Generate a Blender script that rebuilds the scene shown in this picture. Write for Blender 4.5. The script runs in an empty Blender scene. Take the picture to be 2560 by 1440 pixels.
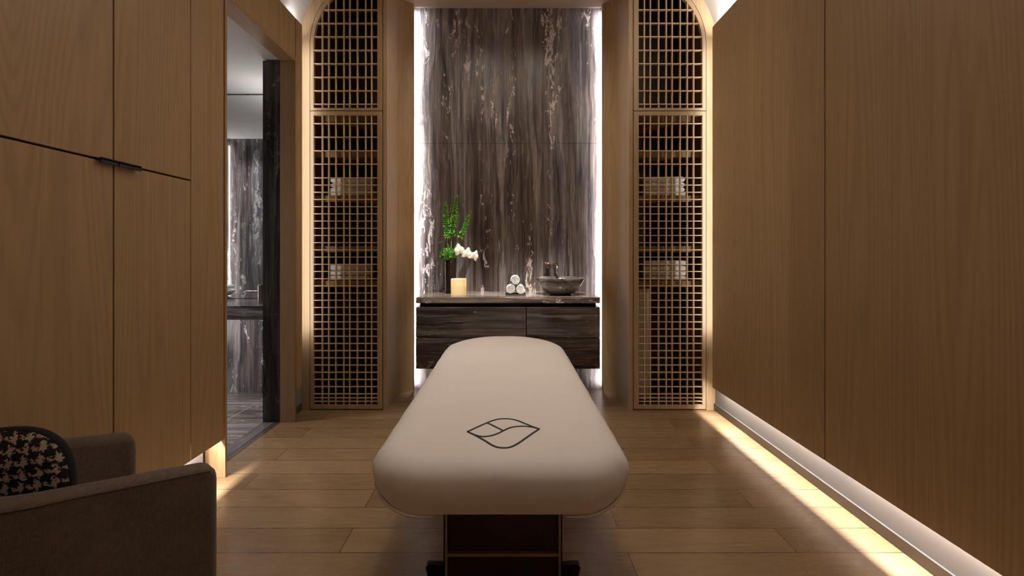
import bpy, bmesh, math, random
from mathutils import Vector, Matrix, noise
random.seed(7)
PI = math.pi
scn = bpy.context.scene
COL = scn.collection
# ------------------------------------------------------------------ helpers
def world_loc(p):
    v = Vector((0, 0, 0))
    while p is not None:
        v += Vector(p.location); p = p.parent
    return v

def obj(name, bm, mat, parent=None, smooth=False, bevel=0, seg=2, sub=0, origin=None):
    me = bpy.data.meshes.new(name)
    off = world_loc(parent) if parent else Vector((0, 0, 0))
    if origin is not None:
        off = Vector(origin)
    bmesh.ops.recalc_face_normals(bm, faces=bm.faces[:])
    for v in bm.verts: v.co -= off
    bm.to_mesh(me); bm.free()
    o = bpy.data.objects.new(name, me); COL.objects.link(o)
    if parent: o.parent = parent
    if origin is not None:
        o.location = off - (world_loc(parent) if parent else Vector((0, 0, 0)))
    for m in (mat if isinstance(mat, (list, tuple)) else [mat]): me.materials.append(m)
    if smooth:
        for p in me.polygons: p.use_smooth = True
    if bevel:
        b = o.modifiers.new('bevel', 'BEVEL'); b.width = bevel; b.segments = seg; b.limit_method = 'ANGLE'; b.angle_limit = 0.6
        for p in me.polygons: p.use_smooth = True
        w = o.modifiers.new('wn', 'WEIGHTED_NORMAL'); w.keep_sharp = False
    if sub:
        s = o.modifiers.new('sub', 'SUBSURF'); s.levels = sub; s.render_levels = sub
    return o

def tag(o, label=None, cat=None, group=None, kind=None):
    if label: o['label'] = label
    if cat: o['category'] = cat
    if group: o['group'] = group
    if kind: o['kind'] = kind
    return o

def thing(name, loc, label, cat, group=None):
    o = bpy.data.objects.new(name, None); COL.objects.link(o)
    o.location = loc; o.empty_display_size = 0.05
    return tag(o, label, cat, group)

def struct(name, bm, mat, **k):
    o = obj(name, bm, mat, **k); o['kind'] = 'structure'; return o

def box(bm, x0, x1, y0, y1, z0, z1):
    vs = [bm.verts.new(c) for c in ((x0,y0,z0),(x1,y0,z0),(x1,y1,z0),(x0,y1,z0),(x0,y0,z1),(x1,y0,z1),(x1,y1,z1),(x0,y1,z1))]
    for f in ((0,3,2,1),(4,5,6,7),(0,1,5,4),(1,2,6,5),(2,3,7,6),(3,0,4,7)):
        bm.faces.new([vs[i] for i in f])
    return bm

def B(*boxes):
    bm = bmesh.new()
    for b in boxes: box(bm, *b)
    return bm

def tube(bm, pts, r, n=10, cap=True):
    pts = [Vector(p) for p in pts]
    rr = r if isinstance(r, (list, tuple)) else [r]*len(pts)
    rings = []
    up = Vector((0, 0, 1))
    t0 = (pts[1]-pts[0]).normalized()
    nrm = t0.orthogonal().normalized()
    for i, p in enumerate(pts):
        if i == 0: t = (pts[1]-pts[0])
        elif i == len(pts)-1: t = pts[-1]-pts[-2]
        else: t = pts[i+1]-pts[i-1]
        t.normalize()
        nrm = (nrm - t*nrm.dot(t)).normalized()
        b = t.cross(nrm)
        rings.append([bm.verts.new(p + (nrm*math.cos(a)+b*math.sin(a))*rr[i]) for a in [2*PI*k/n for k in range(n)]])
    for a, c in zip(rings, rings[1:]):
        for k in range(n):
            bm.faces.new((a[k], a[(k+1) % n], c[(k+1) % n], c[k]))
    if cap:
        bm.faces.new(rings[0][::-1]); bm.faces.new(rings[-1])
    return bm

def lathe(bm, prof, c, n=48, cap0=True, cap1=True):
    rings = []
    for r, z in prof:
        rings.append([bm.verts.new((c[0]+r*math.cos(2*PI*k/n), c[1]+r*math.sin(2*PI*k/n), c[2]+z)) for k in range(n)])
    for a, d in zip(rings, rings[1:]):
        for k in range(n):
            bm.faces.new((a[k], a[(k+1) % n], d[(k+1) % n], d[k]))
    if cap0: bm.faces.new(rings[0][::-1])
    if cap1: bm.faces.new(rings[-1])
    return bm

def prism(bm, pts, fn0, fn1):
    """closed polygon pts extruded between two mappings of a 2D point"""
    a = [bm.verts.new(fn0(p)) for p in pts]; b = [bm.verts.new(fn1(p)) for p in pts]
    n = len(pts)
    bm.faces.new(a); bm.faces.new(b[::-1])
    for k in range(n): bm.faces.new((a[k], b[k], b[(k+1) % n], a[(k+1) % n]))
    return bm

def loft(bm, rings, closed=True, cap=True):
    R = [[bm.verts.new(p) for p in r] for r in rings]
    n = len(R[0])
    for a, c in zip(R, R[1:]):
        for k in range(n if closed else n-1):
            bm.faces.new((a[k], a[(k+1) % n], c[(k+1) % n], c[k]))
    if cap:
        bm.faces.new(R[0][::-1]); bm.faces.new(R[-1])
    return R

# ------------------------------------------------------------------ materials
class NT:
    def __init__(s, name):
        s.m = bpy.data.materials.new(name); s.m.use_nodes = True
        s.t = s.m.node_tree; s.n = s.t.nodes; s.l = s.t.links
        s.b = s.n['Principled BSDF']
    def add(s, t, **k):
        n = s.n.new(t)
        for a, v in k.items():
            if a.startswith('_'): n.inputs[a[1:].replace('_', ' ')].default_value = v
            else: setattr(n, a, v)
        return n
    def link(s, a, b): s.l.new(a, b)
    def math(s, op, a, b=None, c=None, clamp=False):
        n = s.n.new('ShaderNodeMath'); n.operation = op; n.use_clamp = clamp
        for i, v in enumerate((a, b, c)):
            if v is None: continue
            if isinstance(v, (int, float)): n.inputs[i].default_value = v
            else: s.l.new(v, n.inputs[i])
        return n.outputs[0]
    def mix(s, f, a, b, bt='MIX'):
        n = s.n.new('ShaderNodeMix'); n.data_type = 'RGBA'; n.blend_type = bt
        for i, v in ((0, f), (6, a), (7, b)):
            if isinstance(v, (int, float)): n.inputs[i].default_value = v
            elif isinstance(v, tuple): n.inputs[i].default_value = (*v, 1)
            else: s.l.new(v, n.inputs[i])
        return n.outputs[2]
    def coords(s, rnd=True):
        tc = s.add('ShaderNodeTexCoord')
        if not rnd: return tc.outputs['Object']
        oi = s.add('ShaderNodeObjectInfo')
        cmb = s.add('ShaderNodeCombineXYZ')
        for i, k in enumerate((17.0, 23.0, 11.0)): s.l.new(s.math('MULTIPLY', oi.outputs['Random'], k), cmb.inputs[i])
        v = s.add('ShaderNodeVectorMath', operation='ADD'); s.l.new(tc.outputs['Object'], v.inputs[0]); s.l.new(cmb.outputs[0], v.inputs[1])
        return v.outputs[0]
    def scale(s, v, sc):
        n = s.add('ShaderNodeVectorMath', operation='MULTIPLY'); s.l.new(v, n.inputs[0]); n.inputs[1].default_value = sc
        return n.outputs[0]
    def noise(s, v, scale=1.0, detail=2.0, dist=0.0, rough=.5):
        n = s.add('ShaderNodeTexNoise'); s.l.new(v, n.inputs['Vector'])
        n.inputs['Scale'].default_value = scale; n.inputs['Detail'].default_value = detail; n.inputs['Distortion'].default_value = dist; n.inputs['Roughness'].default_value = rough
        return n.outputs['Fac']
    def ramp(s, f, stops, interp='LINEAR'):
        n = s.add('ShaderNodeValToRGB'); s.l.new(f, n.inputs[0]); cr = n.color_ramp; cr.interpolation = interp
        while len(cr.elements) < len(stops): cr.elements.new(0.5)
        for e, (p, c) in zip(cr.elements, stops):
            e.position = p; e.color = (*c, 1) if len(c) == 3 else c
        return n.outputs[0]
    def bump(s, h, strength, dist=.002):
        n = s.add('ShaderNodeBump'); s.l.new(h, n.inputs['Height']); n.inputs['Strength'].default_value = strength; n.inputs['Distance'].default_value = dist
        s.l.new(n.outputs[0], s.b.inputs['Normal'])
    def set(s, **k):
        for a, v in k.items():
            a = a.replace('_', ' ')
            if isinstance(v, tuple) and len(v) == 3: v = (*v, 1)
            if isinstance(v, (int, float, tuple)): s.b.inputs[a].default_value = v
            else: s.l.new(v, s.b.inputs[a])
        return s.m

def plain(name, c, rough=.5, metal=0, noise_amt=.06, ns=40, **k):
    t = NT(name); v = t.coords(False); f = t.noise(v, ns, 3)
    d = tuple(max(0, x*(1-noise_amt)) for x in c); e = tuple(x*(1+noise_amt) for x in c)
    return t.set(Base_Color=t.mix(f, d, e), Roughness=rough, Metallic=metal, **k)

def wood(name, light, dark, axis='Z', rough=.42, contrast=1.0, cath=46.0):
    t = NT(name); v = t.coords()
    st = {'Z': (1, 1, .06), 'X': (.06, 1, 1), 'Y': (1, .06, 1)}[axis]
    sv = t.scale(v, st)
    low = t.noise(sv, 2.6, 1.5, .25)
    rings = t.math('SINE', t.math('MULTIPLY', low, cath*2*PI))
    rings = t.math('MULTIPLY_ADD', rings, .5, .5)
    rings = t.math('POWER', rings, 2.2)
    st2 = tuple(1 if s_ == 1 else .018 for s_ in st)
    pores = t.noise(t.scale(v, st2), 210, 3, 0, .6)
    mid = t.noise(t.scale(v, st2), 38, 3)
    tone = t.noise(sv, 1.3, 2)
    f = t.math('MULTIPLY', rings, .19)
    f = t.math('ADD', f, t.math('MULTIPLY', pores, .50))
    f = t.math('ADD', f, t.math('MULTIPLY', mid, .34))
    f = t.math('ADD', f, t.math('MULTIPLY', tone, .42))
    f = t.math('SUBTRACT', f, .40)
    f = t.math('MULTIPLY_ADD', t.math('SUBTRACT', f, .4), contrast, .4, clamp=True)
    t.bump(pores, .12, .001)
    return t.set(Base_Color=t.mix(f, light, dark), Roughness=rough)

def stone(name, axis='Z', k=1.0, rough=.12, spots=1.0, tint=(1, 1, 1)):
    t = NT(name); v = t.coords()
    def stv(a, s_=1.0):
        d = {'Z': (1, 1, a), 'X': (a, 1, 1), 'Y': (1, a, 1)}[axis]
        return t.scale(v, tuple(x*s_ for x in d))
    # gentle warp of the streaks
    w = t.noise(stv(.35), 3.2, 3)
    cmb = t.add('ShaderNodeCombineXYZ')
    ww = t.math('MULTIPLY', t.math('SUBTRACT', w, .5), .10)
    for i, a_ in enumerate('XYZ'):
        if a_ != axis: t.link(ww, cmb.inputs[i])
    def warp(vec):
        n = t.add('ShaderNodeVectorMath', operation='ADD'); t.link(vec, n.inputs[0]); t.link(cmb.outputs[0], n.inputs[1]); return n.outputs[0]
    broad = t.noise(warp(stv(.06)), 5.5, 2, .2)
    streak = t.noise(warp(stv(.028)), 25, 6, .5, .64)
    fine = t.noise(warp(stv(.013)), 120, 4, .3, .62)
    c1 = t.ramp(broad, [(.30, (.012, .008, .007)), (.39, (.036, .027, .027)), (.45, (.10, .078, .062)), (.50, (.030, .026, .030)), (.56, (.21, .18, .15)), (.61, (.12, .118, .128)), (.67, (.035, .025, .023)), (.75, (.14, .11, .085))])
    c2 = t.ramp(streak, [(.34, (.008, .005, .005)), (.46, (.040, .031, .029)), (.54, (.12, .095, .076)), (.62, (.062, .060, .066)), (.72, (.30, .27, .235))])
    c = t.mix(.45, c1, c2)
    c3 = t.ramp(fine, [(.3, (.5, .48, .47)), (.5, (1, 1, 1)), (.7, (1.9, 1.8, 1.7))])
    c = t.mix(.85, c, c3, 'MULTIPLY')
    clus = t.noise(stv(.09), 8.5, 1)
    blot = t.noise(warp(stv(.36)), 24, 8, .8, .66)
    b = t.math('MULTIPLY', t.math('ADD', blot, t.math('MULTIPLY', t.math('SUBTRACT', clus, .5), .62)), 1.0)
    fm = t.ramp(b, [(.618, (0, 0, 0)), (.675, (1, 1, 1))])
    det = t.noise(stv(.6), 110, 4)
    fm2 = t.math('MULTIPLY', fm, t.ramp(det, [(.36, (.15,)*3), (.55, (1,)*3)]))
    c = t.mix(t.math('MULTIPLY', fm2, .85*spots), c, (.56, .49, .43))
    lines = t.noise(warp(stv(.05)), 60, 3, .5)
    lf = t.ramp(lines, [(.66, (0,)*3), (.72, (1,)*3)])
    c = t.mix(t.math('MULTIPLY', lf, .5), c, (.34, .29, .24))
    c = t.mix(1.0, c, tuple(x*k for x in tint), 'MULTIPLY')
    return t.set(Base_Color=c, Roughness=rough)

LW, DW = (.485, .328, .172), (.255, .152, .066)
M = {}
M['oak'] = wood('oak_panel', LW, DW, 'Z')
M['oak_front'] = wood('oak_facade', (.53, .385, .228), (.32, .21, .105), 'Z', .40, 1.2, 40)
M['oak_h'] = wood('oak_rail', (.80, .61, .39), (.60, .43, .24), 'X')
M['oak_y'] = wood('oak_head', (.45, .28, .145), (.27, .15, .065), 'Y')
M['closet'] = wood('closet_wood_shaded', (.045, .022, .010), (.022, .010, .005), 'Z', .6)  # shaded copy of the closet wood, near-black colour holds the shade
M['closet_lit'] = wood('closet_wood_lit', (.36, .16, .055), (.22, .09, .03), 'Z', .6)  # lit copy of the closet wood, light put into its colour
M['closet_edge'] = wood('closet_shelf_edge', (.30, .19, .10), (.18, .10, .045), 'X', .6)
M['stone'] = stone('striped_stone', 'Z', 1.75, .34, 1.0, (.94, .96, 1.03))
M['stone_h'] = stone('striped_stone_level', 'X', .95, .16, .6)
M['stone_top'] = stone('striped_stone_worktop', 'X', 2.6, .14, .5)
M['stone_bath'] = stone('bath_stone', 'Z', 1.5, .14, .7, (.82, .88, 1.0))
M['stone_shaded'] = stone('jamb_stone_shaded', 'Z', .35, .2, .6)  # unlit stone: the shade is put into a darker colour
M['white'] = plain('vault_plaster', (.58, .56, .55), .9, 0, .02, 3)
M['plinth'] = plain('plinth_paint', (.28, .265, .27), .7, 0, .02, 8)
M['alu'] = plain('brushed_metal', (.13, .12, .112), .45, .5, .03, 90)
M['gap'] = plain('gap_shade', (.012, .008, .006), .9)  # near-black colour standing in for shade in seams and recesses
M['black'] = plain('black_metal', (.012, .011, .011), .35, .4)
M['nickel'] = plain('nickel', (.62, .57, .53), .2, 1.0, .03)
M['chrome'] = plain('chrome', (.75, .73, .72), .08, 1.0, .02)
M['towel'] = None

def fabric_mat(name, a, b, sc=700, rough=.95, bump=.3):
    t = NT(name); v = t.coords(False)
    n1 = t.noise(t.scale(v, (1, 1, .12)), sc, 2); n2 = t.noise(t.scale(v, (.12, .12, 1)), sc, 2); n3 = t.noise(v, 9, 3)
    f = t.math('ADD', t.math('MULTIPLY', n1, .5), t.math('MULTIPLY', n2, .5))
    f = t.math('ADD', t.math('MULTIPLY', t.math('SUBTRACT', f, .5), 2.2), t.math('MULTIPLY_ADD', n3, .8, .1), clamp=True)
    t.bump(f, bump, .001)
    m = t.set(Base_Color=t.mix(f, a, b), Roughness=rough); t.b.inputs['Sheen Weight'].default_value = .15
    return m
M['towel'] = fabric_mat('white_terry', (.82, .80, .77), (.92, .90, .87), 260, 1, .4)
M['chair'] = fabric_mat('brown_weave', (.062, .041, .027), (.155, .110, .080), 420)
M['piping'] = plain('dark_piping', (.03, .02, .015), .9)
def sheet_mat():
    t = NT('bed_cover_cloth'); v = t.coords(False)
    n = t.noise(v, 4, 4); t.bump(t.noise(v, 11, 4, .6), .10, .01)
    return t.set(Base_Color=t.mix(n, (.72, .64, .59), (.79, .72, .67)), Roughness=.85, Sheen_Weight=.1)
M['sheet'] = sheet_mat()
M['ink'] = plain('print_ink', (.012, .010, .010), .8)
M['bronze'] = plain('mottled_bronze', (.035, .018, .009), .45, .2, .7, 14)
M['edge'] = plain('satin_edge', (.40, .30, .22), .4, .6)

def floor_mat():
    t = NT('oak_planks'); v = t.coords(False)
    mp = t.add('ShaderNodeMapping'); t.link(v, mp.inputs[0]); mp.inputs['Location'].default_value = (.7, -.02, 0)
    bt = t.add('ShaderNodeTexBrick'); t.link(mp.outputs[0], bt.inputs['Vector'])
    bt.offset = .37; bt.offset_frequency = 2; bt.squash = 1
    for k_, v_ in (('Scale', 1.0), ('Mortar Size', .0019), ('Mortar Smooth', .1), ('Bias', 0), ('Brick Width', 1.9), ('Row Height', .164)): bt.inputs[k_].default_value = v_
    bt.inputs['Color1'].default_value = (0, 0, 0, 1); bt.inputs['Color2'].default_value = (1, 1, 1, 1); bt.inputs['Mortar'].default_value = (.5, .5, .5, 1)
    sep = t.add('ShaderNodeSeparateColor'); t.link(bt.outputs['Color'], sep.inputs[0]); rnd = sep.outputs[0]
    cmb = t.add('ShaderNodeCombineXYZ'); t.link(t.math('MULTIPLY', rnd, 13), cmb.inputs[0]); t.link(t.math('MULTIPLY', rnd, 7), cmb.inputs[2])
    va = t.add('ShaderNodeVectorMath', operation='ADD'); t.link(v, va.inputs[0]); t.link(cmb.outputs[0], va.inputs[1])
    g = t.scale(va.outputs[0], (.09, 1, 1))
    low = t.noise(g, 4.0, 2, .4); rings = t.math('MULTIPLY_ADD', t.math('SINE', t.math('MULTIPLY', low, 120)), .5, .5)
    fine = t.noise(t.scale(va.outputs[0], (.03, 1, 1)), 120, 3)
    knot = t.noise(t.scale(va.outputs[0], (.35, 1, 1)), 9, 3)
    f = t.math('ADD', t.math('MULTIPLY', rings, .16), t.math('MULTIPLY', fine, .18))
    f = t.math('ADD', f, t.math('MULTIPLY', rnd, .50)); f = t.math('ADD', f, t.math('MULTIPLY', knot, .35)); f = t.math('SUBTRACT', f, .30, clamp=True)
    c = t.mix(f, (.285, .185, .098), (.135, .080, .036))
    c = t.mix(bt.outputs['Fac'], c, (.05, .025, .012))
    t.bump(t.math('SUBTRACT', t.math('MULTIPLY', knot, .3), bt.outputs['Fac']), .12, .002)
    return t.set(Base_Color=c, Roughness=t.math('MULTIPLY_ADD', fine, .12, .22), Specular_IOR_Level=.5)
M['floor'] = floor_mat()

def tile_mat():
    m = stone('stone_tiles', 'X', 2.0, .2, .6, (.9, .95, 1.0))
    nt = m.node_tree; b = nt.nodes['Principled BSDF']; src = b.inputs['Base Color'].links[0].from_socket
    tc = nt.nodes.new('ShaderNodeTexCoord'); bt = nt.nodes.new('ShaderNodeTexBrick'); nt.links.new(tc.outputs['Object'], bt.inputs['Vector'])
    bt.offset = 0; bt.inputs['Scale'].default_value = 1; bt.inputs['Mortar Size'].default_value = .0025; bt.inputs['Brick Width'].default_value = .42; bt.inputs['Row Height'].default_value = .30
    mx = nt.nodes.new('ShaderNodeMix'); mx.data_type = 'RGBA'; nt.links.new(bt.outputs['Fac'], mx.inputs[0]); nt.links.new(src, mx.inputs[6]); mx.inputs[7].default_value = (.45, .43, .41, 1)
    nt.links.new(mx.outputs[2], b.inputs['Base Color']); return m
M['tile'] = tile_mat()

# ------------------------------------------------------------------ key dimensions (metres)
FY = 3.503            # face of the lattice wall
PX = 1.575            # face of the oak panels
RX = 1.650            # recessed plaster wall behind them
Z0, Z1 = .212, 2.99   # bottom and top of the floating oak panels
PE = 3.39             # far end of the oak panels
BACK = 4.08           # stone wall in the niche
NC = 3.522            # niche ceiling
AC, AZ, AR = 1.003, 2.913, .656   # vault arc
YF = -1.3             # wall behind the camera

# ------------------------------------------------------------------ room shell
bm = bmesh.new(); box(bm, -1.68, 1.80, YF, 4.2, -.05, 0)
struct('floor', bm, M['floor'])
struct('trim_1', B((-1.806, -1.68, 2.40, 3.30, -.05, .002)), stone('threshold_stone', 'Y', .9, .2, .5, (.85, .9, 1)))
struct('wall_right', B((RX, 1.80, YF, 4.2, 0, 2.95)), M['plinth'])
struct('baseboard_right', B((RX-.012, RX, YF, FY, 0, .055)), M['alu'], bevel=.003)
# left wall with the door opening
struct('wall_left', B((-1.76, -RX, YF, 2.38, 0, 2.95), (-1.76, -RX, 3.30, 4.2, 0, 2.95), ), M['plinth'])
struct('wall_left_header', B((-1.76, -PX-.021, 2.36, 3.30, 2.70, 2.98)), M['gap'])  # wall coloured near-black so the seams before it read as shade
struct('baseboard_left', B((-RX, -RX+.012, YF, 2.36, 0, .055), (-RX, -RX+.012, 3.31, FY, 0, .055)), M['alu'], bevel=.003)
struct('wall_front', B((-1.8, 1.8, YF-.1, YF, 0, 3.6)), M['oak'])
# vaulted ceiling
bm = bmesh.new()
prof = [(-1.80, 2.913)] + [(-AC-AR*math.cos(a), AZ+AR*math.sin(a)) for a in [PI/2*k/20 for k in range(21)]]
prof += [(-x, z) for x, z in prof[::-1]]
ro = [(1.80, 3.75), (-1.80, 3.75)]
prism(bm, prof+ro, lambda p: (p[0], YF, p[1]), lambda p: (p[0], FY, p[1]))
struct('ceiling', bm, M['white'])
# facade wall around the lattice closets
DO, DI = 1.5735, 1.0      # outer and inner edge of the lattice doors
DR = .57                  # arch radius of the doors
bm = bmesh.new()
for s in (-1, 1):
    pts = [(s*RX, 0), (s*RX, 3.70), (s*.963, 3.70), (s*.963, 0), (s*.994, 0), (s*.994, AZ+DR+.006)]
    arc = [(s*(1.003+(DR+.006)*math.sin(a)), AZ+(DR+.006)*math.cos(a)) for a in [PI/2*k/24 for k in range(25)]]
    pts += arc[1:] + [(s*(DO+.0055), 0)]
    prism(bm, pts, lambda p: (p[0], FY, p[1]), lambda p: (p[0], FY+.03, p[1]))
box(bm, -.965, .965, FY, FY+.03, NC, 3.70)
struct('wall_lattice_front', bm, M['oak_front'])
# niche side walls with curved inner corner
for s, nm in ((-1, 'wall_niche_left'), (1, 'wall_niche_right')):
    bm = bmesh.new()
    path = [(.963, FY+.03), (.963, 3.86)]
    R_ = .13
    path += [(.963-R_+R_*math.cos(a), 3.86+R_*1.1*math.sin(a)) for a in [PI/2*k/12 for k in range(1, 11)]]
    path += [(.858, 4.012)]
    outer = [(.985, 4.03), (.985, FY+.03)]
    pl = [(s*x, y) for x, y in path] + [(s*.858, 4.03)] + [(s*x, y) for x, y in outer]
    prism(bm, pl, lambda p: (p[0], p[1], 0), lambda p: (p[0], p[1], NC+.1))
    struct(nm, bm, M['oak'], smooth=False)
struct('ceiling_niche', B((-.985, .985, FY+.03, 4.30, NC, NC+.06)), plain('niche_ceiling_paint', (.62, .50, .41), .8, 0, .02, 4))
struct('wall_back', B((-1.7, 1.7, BACK, BACK+.05, -.02, 2.268), (-1.7, 1.7, BACK, BACK+.05, 2.2705, 3.56), (-1.7, 1.7, BACK+.02, BACK+.12, -.02, 3.56)), M['stone'])
struct('floor_niche', B((-.985, .985, 4.0, BACK, -.04, .0005)), M['floor'])

# ------------------------------------------------------------------ oak panels, right wall
# seam is where the right wall reads 792 px off axis
SEAM = 1100*PX/792.
for y0, y1, lab in ((SEAM+.0035, PE, 'pale oak floating panel on the right wall beside the right lattice closet'),
                    (YF, SEAM-.0035, 'pale oak floating panel on the right wall nearest the viewer')):
    o = obj('wall_panel', B((PX, PX+.022, y0, y1, Z0, Z1)), M['oak'], bevel=.0012, origin=(PX, (y0+y1)/2, Z0))
    tag(o, lab, 'wall panel', 'oak panels floating on the right wall')
    if y0 < 0: obj('seam_shade_strip', B((PX+.0225, PX+.045, SEAM-.03, SEAM+.03, Z0+.012, Z1-.03)), M['gap'], o)  # added near-black strip that paints the seam's shade

# ------------------------------------------------------------------ wardrobe on the left wall
YA, YB = 2.4375, 2.455          # cabinet end, casing
S1, S2 = 1100*PX/986., 1100*PX/793.
ZS = 1.604
w = thing('wardrobe', (-PX, 1.5, Z0), 'floor-to-ceiling pale oak wardrobe with black edge handles on the left wall', 'wardrobe')
obj('carcass', B((-RX+.002, -PX-.022, YF+.02, YA-.01, Z0+.13, Z1-.002)), M['gap'], w)
for y0, y1 in ((.95, S1-.0035), (S1+.0035, S2-.002)):
    for z0, z1 in ((Z0, ZS-.0042), (ZS+.0042, Z1)):
        d = obj('door', B((-PX-.02, -PX, y0, y1, z0, z1)), M['oak'], w, bevel=.001, origin=(-PX, (y0+y1)/2, z0))
        if z0 < 1:
            # edge pull: a flat bar standing off the top edge of the lower door
            ye0, ye1 = (y1-.075, y1+.0) if y0 < S1 else (y0, y0+.105)
            bm = bmesh.new()
            box(bm, -PX-.002, -PX+.022, ye0, ye1, ZS-.004, ZS+.002)
            box(bm, -PX+.018, -PX+.022, ye0, ye1, ZS-.016, ZS+.006)
            obj('handle', bm, M['black'], d, bevel=.0008)
obj('side_panel', B((-PX-.02, -PX, S2+.002, YA, Z0, Z1)), M['oak'], w, bevel=.001, origin=(-PX, S2, Z0))
for z0, z1 in ((Z0, Z1),):
    obj('door', B((-PX-.02, -PX, YF+.02, .946, z0, z1)), M['oak'], w, bevel=.001, origin=(-PX, 0, z0))

# ------------------------------------------------------------------ door casing, header and narrow panel
CX = -1.567
DH = 2.665
dc = thing('door_casing', (CX, 2.8, 0), 'oak casing around the bathroom doorway on the left wall', 'door frame')
obj('jamb', B((-1.679, CX, YA+.001, YB, 0, DH)), M['oak'], dc, bevel=.001)
obj('jamb', B((-1.679, CX, 3.240, 3.262, 0, DH)), wood('oak_jamb_shaded', (.33, .21, .10), (.18, .10, .04), 'Z'), dc, bevel=.001)  # far jamb's shade is put into this darker oak
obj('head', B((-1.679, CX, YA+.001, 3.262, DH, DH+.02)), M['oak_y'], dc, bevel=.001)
o = obj('header_panel', B((-PX-.02, -PX, YA+.002, 3.258, DH+.028, Z1)), M['oak'], bevel=.001, origin=(-PX, 2.8, DH))
tag(o, 'pale oak panel above the bathroom doorway', 'wall panel')
bm = bmesh.new()
pts = [(-PX-.02, 3.268), (-PX, 3.268)] + [(-PX-.03+.03*math.cos(a), PE-.03+.03*math.sin(a)) for a in [PI/2*k/8 for k in range(9)]] + [(-PX-.03, PE-.02), (-PX-.02, PE-.03)]
prism(bm, pts, lambda p: (p[0], p[1], Z0+.02), lambda p: (p[0], p[1], Z1))
o = obj('narrow_panel', bm, M['oak'], origin=(-PX, 3.3, Z0))
tag(o, 'narrow oak strip panel between the bathroom doorway and the left lattice closet', 'wall panel')
# stone jambs inside the doorway, shade put into their darker colour
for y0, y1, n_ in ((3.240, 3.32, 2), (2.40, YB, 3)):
    struct('trim_%d' % n_, B((-1.806, -1.6795, y0, y1, 0.002, .795), (-1.806, -1.6795, y0, y1, .797, DH)), M['stone_shaded'], bevel=.001)

# ------------------------------------------------------------------ bathroom beyond the doorway
MY = 3.93
struct('floor_bathroom', B((-3.62, -1.806, 2.414, MY+.05, -.05, 0)), M['tile'])
struct('ceiling_bathroom', B((-3.62, -1.6795, 2.38, MY+.05, DH+.01, DH+.035)), plain('bath_ceiling_plaster', (.66, .64, .62), .9, 0, .08, 5))
struct('wall_bathroom_far', B((-3.62, -1.76, MY+.012, MY+.07, -.02, DH+.03)), M['stone_bath'])
struct('wall_bathroom_near', B((-3.50, -1.806, 2.34, 2.400, -.02, DH+.01)), M['stone_bath'])
struct('wall_bathroom_left', B((-3.62, -3.56, 2.3, MY+.05, -.02, DH+.01)), M['stone_bath'])
struct('wall_bathroom_right', B((-1.806, -1.76, 3.32, MY+.05, -.02, DH+.01)), M['stone_shaded'])
CZ = .844
mir = obj('wall_mirror', B((-3.5, -1.812, MY, MY+.01, CZ+.003, DH-.005)), None or NT('mirror_glass').set(Base_Color=(.80, .82, .83), Metallic=1.0, Roughness=.02), origin=(-2.6, MY, 1.7))
tag(mir, 'wall-wide bathroom mirror above the dark stone counter', 'mirror')
o = obj('bathroom_countertop', B((-3.5, -1.812, 3.368, MY-.002, .737, CZ)), stone('bath_counter_stone', 'X', 1.5, .08, .4, (.9, .95, 1)), bevel=.002, origin=(-2.5, 3.6, .737))
tag(o, 'dark stone bathroom counter seen through the doorway', 'countertop')
ft = thing('bathroom_faucet', (-2.0, 3.55, CZ), 'round nickel faucet with long curved spout on the bathroom counter', 'faucet')
obj('body', lathe(bmesh.new(), [(.0215, 0), (.0215, .148), (.020, .150)], (-2.0, 3.55, CZ), 32), M['nickel'], ft, smooth=False, bevel=.001)
sp = [(-2.0, 3.55, .94)] + [(-2.02-.075*k/4, 3.55, .941) for k in range(5)] + [(-2.105-.035*math.sin(a), 3.55, .941-.035+.035*math.cos(a)) for a in [PI/2*.85*k/8 for k in range(1, 9)]]
obj('spout', tube(bmesh.new(), sp, .0065, 12), M['nickel'], ft, smooth=True)
bp = [(.03, 0), (.06, .008), (.095, .035), (.105, .058), (.101, .058), (.09, .037), (.05, .012), (.001, .010)]
white_cer = plain('white_ceramic', (.82, .80, .78), .25, 0, .01)
for k, (dz, sc, lab) in enumerate(((0, 1.0, 'lower white bowl of the pair on the bathroom counter'), (.058, .85, 'upper white bowl stacked on the other on the bathroom counter'))):
    bq = bp if k == 0 else [(.035, 0), (.033, .034), (.062, .040), (.086, .062), (.090, .088), (.086, .088), (.078, .064), (.045, .044), (.001, .042)]
    o = obj('bowl', lathe(bmesh.new(), bq, (-2.70, 3.69, CZ+(.002 if k == 0 else .0155)), 40, True, True), white_cer, smooth=True, origin=(-2.70, 3.69, CZ+dz))
    tag(o, lab, 'bowl', 'white bowls on the bathroom counter')

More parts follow.
